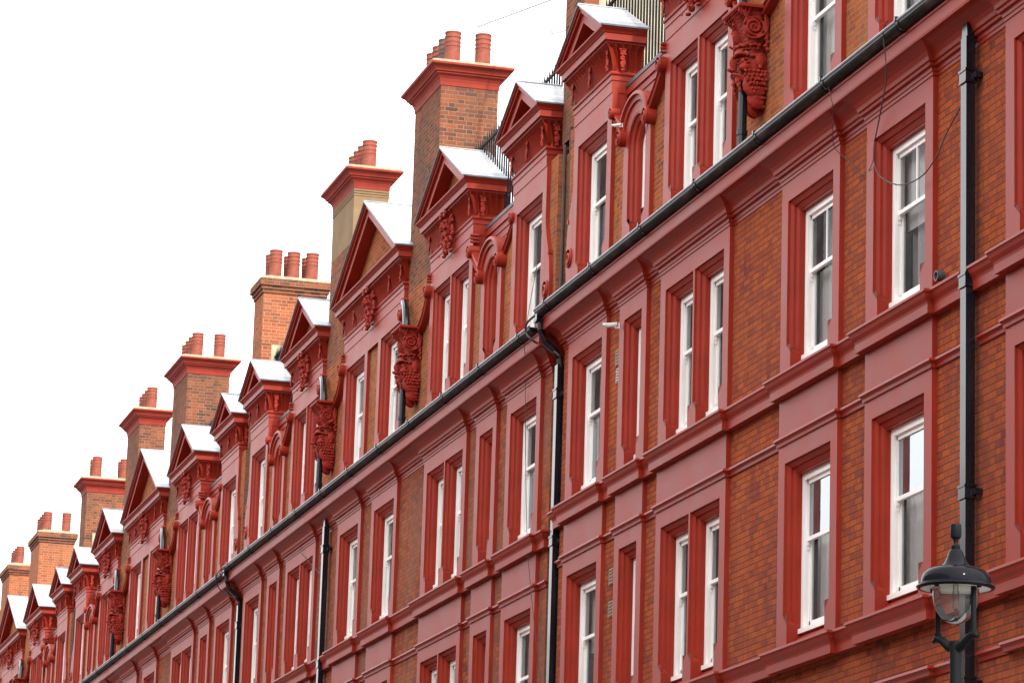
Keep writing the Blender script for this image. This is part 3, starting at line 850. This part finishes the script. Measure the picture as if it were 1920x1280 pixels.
        def console():
            b = MB(); xo = 11.43
            pr = [(xo,13.42),(xo+.03,13.2),(xo+.10,13.0),(xo+.20,12.80),(xo+.26,12.62),(xo+.29,12.40),(xo+.29,12.1),(xo+.25,11.85),(xo+.14,11.6),(xo+.02,11.45),(xo,11.4)]
            b.prism([P(*q) for q in pr] + [P(xo-.001,11.4)], -PP, .02)
            b.box(*sorted((s*(xo+.19), s*(xo+.235))), -PP-.012, .03, 12.74, 12.80)
            volute(b, s*(xo+.115), 12.22, .145, -PP-.012)
            return b.mesh('console', M['red'], True, 30)
        link('console', shared(('console',s), console), root)
        def coping():
            b = MB(); x0, x1 = sorted((s*7.09, s*9.56)); b.box(x0, x1, .128, .52, 14.203, 14.262)
            return b.mesh('parapet_coping', M['slatedark'])
        link('parapet_coping', shared(('coping',s), coping), root)
        def rails():
            b = MB(); x = 5.2
            while x < 12.0:
                X = s*x
                b.box(X-.012, X+.012, .400, .424, 14.12, 16.06)
                b.strip([[(X-.011,.400,16.06),(X+.011,.400,16.06),(X+.011,.422,16.06),(X-.011,.422,16.06)],[(X-.001,.41,16.20)]*4],0,True)
                x += .145
            x0, x1 = sorted((s*5.1, s*12.05)); b.box(x0, x1, .395, .427, 16.00, 16.04); b.box(x0, x1, .395, .427, 14.5, 14.54)
            return b.mesh('railing', M['iron'])
        link('railing', shared(('rails',s), rails), root)
        def thin():
            b = MB(); b.tube([(s*12.0,.05,14.3),(s*12.0,.05,13.0),(s*11.98,.05,12.4),(s*12.02,.03,11.5)], .028, 8)
            return b.mesh('vent_pipe', M['cable'], True)
        link('vent_pipe', shared(('thin',s), thin), root)
    # bearded heads with their pipes
    for s in (-1, 1):
        h = link('grotesque_head', ME_HEAD, root, (s*3.33, 0, 12.03))
        def hopper_pipe():
            b = MB(); x = 3.33
            b.tube([(x-.80,-.10,14.02),(x-.62,-.12,13.92),(x-.42,-.15,13.74),(x-.27,-.17,13.52),(x-.20,-.19,13.30)], .062, 10)
            return b.mesh('rainwater_pipe', M['black'], True)
        def spout():
            b = MB(); x = 3.33
            b.tube([(x,-.24,12.47),(x,-.245,12.2),(x,-.25,11.55)], .058, 10)
            b.tube([(x,-.248,11.86),(x,-.249,11.80)], .072, 10)
            return b.mesh('spout_pipe', M['black'], True)
        link('rainwater_pipe', shared('maskpipe', hopper_pipe), root, ((s-1)*3.33, 0, 0))
        link('spout_pipe', shared('spout', spout), root, ((s-1)*3.33, 0, 0))
    for c in chimneys: chimney(root, **c)
    return root

def pots(x0, x1, y0, y1, nx, ny, hh=.60, darks=(), off=.28):
    L = []
    for j in range(ny):
        for i in range(nx):
            if nx == 4 and j == 1 and i < 3: continue          # the back row of a wall stack has a single pot
            fx = i/(nx-1) if nx > 1 else .5; fy = j/(ny-1) if ny > 1 else .45
            x = x0+off+(x1-x0-2*off)*fx + .03*math.sin(7.3*i+3.1*j+x0); y = y0+off+(y1-y0-2*off)*fy
            L.append((x, y, hh, (i, j) in darks))
    return L
def mask_stack(s, ztop, depth, shaft, crown, ny, **kw):
    x0, x1 = sorted((s*2.40, s*4.26))
    return dict(x0=x0, x1=x1, y0=0, y1=depth, ztop=ztop, shaft=shaft, crown=crown, pots=pots(x0, x1, 0, depth, 4, ny, .60, kw.pop('darks', ()), .24 if depth > .9 else .30), **kw)
def party_stack(ztop, shaft, crown, ny, nx=2, x=-12.16, darks=()):
    return dict(x0=x-.5, x1=x+.5, y0=.10, y1=1.45, ztop=ztop, shaft=shaft, crown=crown, pots=pots(x-.5, x+.5, .10, 1.45, nx, ny, .62, darks), cream=True)

MA, PER = -35.32, 24.32
houses = [
 build_house(MA, 0, 1, 'brick', 3.43,
   'nearest red brick terrace house at the right, its black downpipe behind the street lamp',
   [mask_stack(1,17.42,1.0,'brick_brown','red',2), mask_stack(-1,17.35,1.0,'brick_brown','red',2), party_stack(17.4,'brick_brown','brick',3)], True, 1),
 build_house(MA-PER, -.185, 1, 'brick_dirty', -3.18,
   'second red terrace house from the lamp, with one tan rendered chimney stack',
   [mask_stack(1,17.42,1.0,'brick_brown','red',2,darks={(2,0)}), mask_stack(-1,17.31,.66,'brick_brown','red',1,tan_from=16.28), party_stack(17.40,'brick_orange','brick',3)], False, 2),
 build_house(-84.45, -.265, 1.055, 'brick_dirty', None,
   'third red terrace house from the lamp, all its chimney stacks capped in red',
   [mask_stack(1,17.46,1.0,'brick_brown','red',2), mask_stack(-1,17.55,.66,'brick_brown','red',1), party_stack(17.45,'brick_brown','red',2)], False, 3),
 build_house(-110.5, -.31, 1.085, 'brick_dirty', None,
   'farthest red terrace house at the left edge, its stacks topped with plain corbelled brick',
   [mask_stack(1,17.46,1.05,'brick_orange','brick',2), mask_stack(-1,17.5,.68,'brick_orange','brick',1), party_stack(17.4,'brick_orange','brick',2)], False, 4),
]
HA, HB = houses[0], houses[1]
# air vents on the nearest house
def vent(x, z, w, h, mat, slats):
    b = MB(); b.box(-w/2, w/2, -.014, .01, -h/2, h/2, 0)
    for k in range(slats):
        zz = -h/2 + h*(k+.5)/slats; b.box(-w*.4, w*.4, -.022, -.012, zz-h*.16/slats*1.6, zz+h*.1/slats*1.6, 1)
    link('air_vent', b.mesh('air_vent', [mat, M['slatedark'] if mat is not M['white'] else M['camgrey']]), HA, (x, 0, z))
vent(-9.15, 10.28, .22, .22, M['clay_vent'], 5); vent(-9.12, 10.03, .17, .20, M['camgrey'], 5)
vent(-9.20, 7.30, .22, .22, M['clay_vent'], 5); vent(-9.20, 6.86, .22, .22, M['clay_vent'], 5)

def overflow():
    b = MB(); b.disc_y(0, 0, [(.0005,-.05),(.045,-.05),(.045,-.085),(.058,-.085),(.058,.02)], 16)
    link('overflow_pipe', b.mesh('overflow_pipe', M['slatedark'], True), HA, (2.52, 0, 8.74))
overflow()

# ------------------------------------------------------------------ things on and before the houses
def W(x, y, z): return (x, y, z+EYE)
def cable(name, pts, r, label, cat='cable', mat='cable'):
    # smooth the polyline
    P = [Vector(p) for p in pts]; Q = []
    for i in range(len(P)-1):
        p0, p1, p2, p3 = P[max(i-1,0)], P[i], P[i+1], P[min(i+2,len(P)-1)]
        for k in range(6):
            t = k/6
            Q.append(.5*((2*p1)+(-p0+p2)*t+(2*p0-5*p1+4*p2-p3)*t*t+(-p0+3*p1-3*p2+p3)*t**3))
    Q.append(P[-1])
    b = MB(); b.tube(Q, r, 6)
    o = link(name, b.mesh(name, M[mat], True)); return tag(o, label, cat)
CAM_R = ((0.26106445,-0.20470547,-0.94336685),(0.96483833,0.08624548,0.2482916),(0.03053448,-0.97501661,0.22002331))
CAM_F = 6584.5428; CAM_D = 13.2
def seen(px, py, y):
    """world point at depth y (from the brick face) on the sight line through a photo pixel: used to read positions off the photograph"""
    r = [CAM_R[i][0]*(px-960)+CAM_R[i][1]*(py-640)+CAM_R[i][2]*CAM_F for i in range(3)]
    t = (CAM_D+y)/r[1]; return (t*r[0], y, t*r[2]+EYE)

cable('cable', [seen(1553,162,-.44), seen(1562,205,-.36), seen(1563,272,-.12), seen(1590,300,-.05), seen(1618,328,-.02), seen(1636,305,-.1), seen(1640,268,-.1)], .0045, 'thin brown cable dangling from the gutter above the second window from the downpipe')
cable('cable', [seen(1666,38,-.44), seen(1656,62,-.42), seen(1662,140,-.34), seen(1650,215,-.13), seen(1638,285,-.09), seen(1648,328,-.14), seen(1686,347,-.16), seen(1725,333,-.16), seen(1752,300,-.12), seen(1775,250,-.06), seen(1800,203,-.03)], .0075, 'dark cable looping across the top window beside the tall black downpipe')
cable('cable', [seen(1016,432,-.10), seen(1006,500,-.2), seen(992,580,-.44), seen(984,640,-.4), seen(985,720,-.1), seen(986,900,-.10), seen(990,1040,-.12), seen(1003,1180,-.12), seen(1014,1290,-.1)], .005, 'thin black wire hanging straight down past the end windows of the second house')
cable('cable', [seen(1002,592,-.44), seen(988,606,-.47), seen(986,622,-.46), seen(996,636,-.40), seen(1020,650,-.2), seen(1046,664,-.1), seen(1052,690,-.02), seen(1048,800,.05), seen(1040,1000,.06), seen(1034,1290,.06)], .017, 'thick brown cable curling round the gutter end and down the downpipe joint')
cable('cable', [seen(575,938,-.43), seen(553,972,-.3), seen(562,1030,-.1), seen(600,1075,-.05)], .006, 'thin dark cable drooping from the gutter beside the short downpipe of the second house')
cable('cable', [seen(418,1063,-.44), seen(407,1076,-.46), seen(406,1092,-.44), seen(416,1108,-.3), seen(438,1120,-.1)], .013, 'black cable curling round the gutter step between the second and third houses')
cable('aerial_wire', [seen(895,51,1.0), seen(968,24,1.0), seen(1070,-14,1.0), seen(1120,-34,1.0)], .017, 'thin pale aerial wire slanting across the white sky by the tall chimney pots', 'wire', 'camgrey')

def aerial():
    b = MB()
    for yy in (52, 59):
        p, q = seen(1034, yy+5, .6), seen(1075, yy-4, .6); b.tube([p, q], .011, 5)
    p, q = seen(1034, 58, .6), seen(1034, 63, .6); b.tube([p, q], .011, 5)
    o = link('aerial_rod', b.mesh('aerial_rod', M['wire'])); tag(o, 'short pale aerial prongs sticking out of the brick chimney at the top', 'aerial')
aerial()

def bullet_camera(p, rz, tilt, s, label):
    root = empty('security_camera', p); root.rotation_euler = (0, tilt, rz); tag(root, label, 'camera')
    b = MB(); n = 16
    rows = [[(x*s, r*s*math.cos(k*2*PI/n), r*s*math.sin(k*2*PI/n)) for k in range(n)] for x, r in ((.16,.001),(.16,.052),(.155,.058),(-.14,.058),(-.145,.05),(-.14,.046),(-.12,.044),(-.12,.001))]
    b.strip(rows, 0, True); link('camera_body', b.mesh('camera_body', M['camgrey'], True, 40), root)
    b = MB(); b.strip([[(x*s, r*s*math.cos(k*PI/n), r*s*math.sin(k*PI/n)) for k in range(n+1)] for x, r in ((-.10,.062),(-.20,.064),(-.20,.058),(-.10,.058))]); link('sun_hood', b.mesh('sun_hood', M['camgrey'], True, 40), root)
    b = MB(); b.strip([[(x*s, r*s*math.cos(k*2*PI/n), r*s*math.sin(k*2*PI/n)) for k in range(n)] for x, r in ((-.121,.001),(-.124,.04))],0,True); link('lens', b.mesh('lens', M['black'], True), root)
    b = MB(); b.tube([(.08*s,0,-.05*s),(.12*s,0,-.09*s),(.2*s,.0,-.07*s)], .02*s, 8); b.box(.19*s,.22*s,-.045*s,.045*s,-.12*s,.03*s); link('bracket', b.mesh('bracket', M['camgrey']), root)
    return root
bullet_camera(seen(1146,609,-.20), math.radians(62), math.radians(-4), .55, 'grey bullet security camera on the brick below the cornice')
bullet_camera(seen(1157,235,-.26), math.radians(62), math.radians(-8), .36, 'small white security camera under the scroll beside the round topped attic window')

# street lamp
def lamp():
    D = 23.0; r = [CAM_R[i][0]*(1792-960)+CAM_R[i][1]*(1106-640)+CAM_R[i][2]*CAM_F for i in range(3)]
    t = D/CAM_F; X, Y, Z = r[0]*t, r[1]*t-CAM_D, r[2]*t+EYE
    root = empty('street_lamp', (X, Y, .12)); tag(root, 'black street lamp with a domed hood and clear glass bowl', 'street lamp')
    z0 = Z-.12; k = D/CAM_F                            # metres per photo pixel at the lamp
    P = lambda px: px*k
    # canopy: bell hood with broad rim (radii and heights read in pixels about the rim)
    b = MB()
    prof = [(.5,126),(9.8,125),(10.4,123),(10.4,103),(9.2,99.5),(5.6,97),(4.6,93),(4.2,89),(5.6,86),(8.6,84.5),(8.6,80),(8,78)]
    b.lathe([(P(a), z0+P(c)) for a, c in prof], 0, 0, 20); link('finial', b.mesh('finial', M['pole'], True, 35), root)
    b = MB()
    prof = [(7,79),(10.5,77),(14,71),(16.5,63),(20,55),(24,49),(28,45),(34,43.5),(47,41),(57,36),(63,29),(66,20),(67,12),(73,8.5),(74.5,5.5),(72,2.5),(66,2)]
    b.lathe([(P(a), z0+P(c)) for a, c in prof], 0, 0, 48); link('canopy', b.mesh('canopy', M['lampblack'], True, 28), root)
    b = MB(); b.lathe([(P(a), z0+P(c)) for a, c in ((67,2.6),(60,7),(48,10),(30,11),(.5,11.5))], 0, 0, 40)
    for q in range(4):
        a = q*PI/2+.5; b.box(P(56)*math.cos(a)-.012, P(56)*math.cos(a)+.012, P(56)*math.sin(a)-.012, P(56)*math.sin(a)+.012, z0+P(1), z0+P(7), 1)
    link('reflector', b.mesh('reflector', [M['enamel'], M['pole']], True, 40), root)
    b = MB(); bowl = [(44,4),(43.5,-12),(41.5,-26),(36.5,-40),(28,-52),(19,-59),(9,-63),(.5,-64)]
    b.lathe([(P(a), z0+P(c)) for a, c in bowl], 0, 0, 36); link('glass_bowl', b.mesh('glass_bowl', M['bowl'], True), root)
    b = MB(); b.lathe([(P(a), z0+P(c)) for a, c in ((5,11),(5,0),(6,-2),(6,-34),(3,-38),(.5,-39))], 0, 0, 16); link('lamp_bulb', b.mesh('lamp_bulb', M['bowl'], True), root)
    # two upright arms on a forked bracket, in the line of sight's cross direction
    b = MB(); ax = Vector((.235, .972, 0)); ax = Vector((.9656, -.26, 0)).cross(Vector((0,0,1))) if False else Vector((.923, .386, 0))
    for s, o in ((-1, 47), (1, 47)):
        e = ax*s*P(o)
        b.tube([e+Vector((0,0,z0+P(3))), e+Vector((0,0,z0+P(-86)))], P(5.2), 10)
        b.tube([e+Vector((0,0,z0+P(-78))), e+Vector((0,0,z0+P(-87)))], P(7), 10)
        b.tube([e*1.25+Vector((0,0,z0+P(-92))), e*1.02+Vector((0,0,z0+P(-86))), e*.7+Vector((0,0,z0+P(-93))), e*.35+Vector((0,0,z0+P(-106))), Vector((0,0,z0+P(-112)))], [P(4),P(8),P(8),P(9),P(9)], 10)
    link('fork_bracket', b.mesh('fork_bracket', M['pole'], True, 50), root)
    b = MB(); b.lathe([(P(a), c) for a, c in ((.5,z0+P(-96)),(11,z0+P(-96)),(11.5,z0+P(-100)),(10.5,z0+P(-150)),(11.5,z0+P(-200)),(12.5,2.3),(20,2.2),(22,2.1),(22,1.1),(30,1.0),(34,.9),(34,.02),(38,0))], 0, 0, 24); link('post', b.mesh('post', M['pole'], True, 40), root)
    return root
lamp()

# ------------------------------------------------------------------ street
def street():
    b = MB(); b.face([(-900,-900,0),(500,-900,0),(500,900,0),(-900,900,0)]); tag(link('road', b.mesh('road', M['asphalt'])), kind='structure')
    b = MB(); b.box(-400, 60, -5.0, .2, -.1, .115); tag(link('pavement', b.mesh('pavement', M['paving'])), kind='structure')
    b = MB(); b.box(-400, 60, -5.15, -5.003, -.1, .12); tag(link('kerb', b.mesh('kerb', M['kerb'])), kind='structure')
street()

def opposite():
    """the terrace on the photographer's side of the street: it shades and is mirrored in the lower storeys"""
    root = empty('opposite_terrace', (-60, -18, 0)); tag(root, 'long plain brick terrace standing across the street from the red houses', 'terrace')
    b = MB(); b.box(-240, 75, -9, 0, 0, 14.5); b.box(-240.2, 75.2, -9, .25, 13.8, 14.1); b.box(-110.1, 75.1, -9, .12, 4.2, 4.5)
    link('brick_wall', b.mesh('brick_wall', M['brick']), root)
    b = MB(); b.strip([[(-240,0,14.505),(75,0,14.505)],[(-240,-1.6,17.4),(75,-1.6,17.4)],[(-240,-9,18.2),(75,-9,18.2)]]); link('roof', b.mesh('roof', M['lead']), root)
    fm = MB(); fm.box(-.62,.62,0,.05,0,2.0); gm = MB(); gm.box(-.52,.52,.05,.058,.1,.95); gm.box(-.52,.52,.05,.058,1.02,1.9)
    fme = fm.mesh('window', M['white']); gme = gm.mesh('glass_pane', M['black'])
    for fl in range(4):
        for k in range(20):
            w = link('window', fme, root, (-25+k*3.6, .002, 1.2+fl*3.3)); link('glass_pane', gme, w)
opposite()

# ------------------------------------------------------------------ light
SUN_EL, SUN_AZ = math.radians(38), math.radians(9)       # azimuth measured from +x towards +y (behind the houses)
sd = Vector((math.cos(SUN_EL)*math.cos(SUN_AZ), math.cos(SUN_EL)*math.sin(SUN_AZ), math.sin(SUN_EL)))
sun = bpy.data.lights.new('sun', 'SUN'); sun.energy = .85; sun.angle = math.radians(1.5); sun.color = (1, .93, .82)
so = bpy.data.objects.new('sun', sun); col.objects.link(so); so.rotation_euler = sd.to_track_quat('Z', 'Y').to_euler(); so.location = (0, 0, 60)
w = bpy.data.worlds.new('World'); scene.world = w; w.use_nodes = True
nt = w.node_tree; bg = nt.nodes['Background']
sky = nt.nodes.new('ShaderNodeTexSky'); sky.sky_type = 'NISHITA'; sky.sun_disc = False
sky.sun_elevation = SUN_EL; sky.sun_rotation = math.radians(90) - SUN_AZ
sky.air_density = 1.0; sky.dust_density = 0.1; sky.ozone_density = 1.0
hs = nt.nodes.new('ShaderNodeHueSaturation'); hs.inputs['Saturation'].default_value = .06
nt.links.new(sky.outputs[0], hs.inputs['Color']); # cloud cover: an overcast sky is brighter overhead than at the horizon
gc = nt.nodes.new('ShaderNodeTexCoord'); sz = nt.nodes.new('ShaderNodeSeparateXYZ'); nt.links.new(gc.outputs['Generated'], sz.inputs[0])
mr = nt.nodes.new('ShaderNodeMapRange'); nt.links.new(sz.outputs[2], mr.inputs[0])
for k, x in ((1, 0), (2, 1), (3, .10), (4, 2.4)): mr.inputs[k].default_value = x
cl = nt.nodes.new('ShaderNodeVectorMath'); cl.operation = 'SCALE'; nt.links.new(hs.outputs[0], cl.inputs[0]); nt.links.new(mr.outputs[0], cl.inputs[3])
nt.links.new(cl.outputs[0], bg.inputs[0]); bg.inputs[1].default_value = .15
scene.view_settings.view_transform = 'Standard'; scene.view_settings.look = 'None'
scene.view_settings.gamma = 1; scene.view_settings.exposure = 2.25

# ------------------------------------------------------------------ camera
cd = bpy.data.cameras.new('camera'); cam = bpy.data.objects.new('camera', cd); col.objects.link(cam); scene.camera = cam
cd.sensor_fit = 'HORIZONTAL'; cd.sensor_width = 36; cd.lens = CAM_F/1920*36; cd.clip_end = 3000; cd.clip_start = .5
Rm = Matrix(CAM_R)                                         # columns: image x, image y (down), forward in world axes
xw = Vector([CAM_R[i][0] for i in range(3)]); yw = -Vector([CAM_R[i][1] for i in range(3)]); zw = -Vector([CAM_R[i][2] for i in range(3)])
cam.matrix_world = Matrix(((xw[0],yw[0],zw[0],0),(xw[1],yw[1],zw[1],-CAM_D),(xw[2],yw[2],zw[2],EYE),(0,0,0,1)))
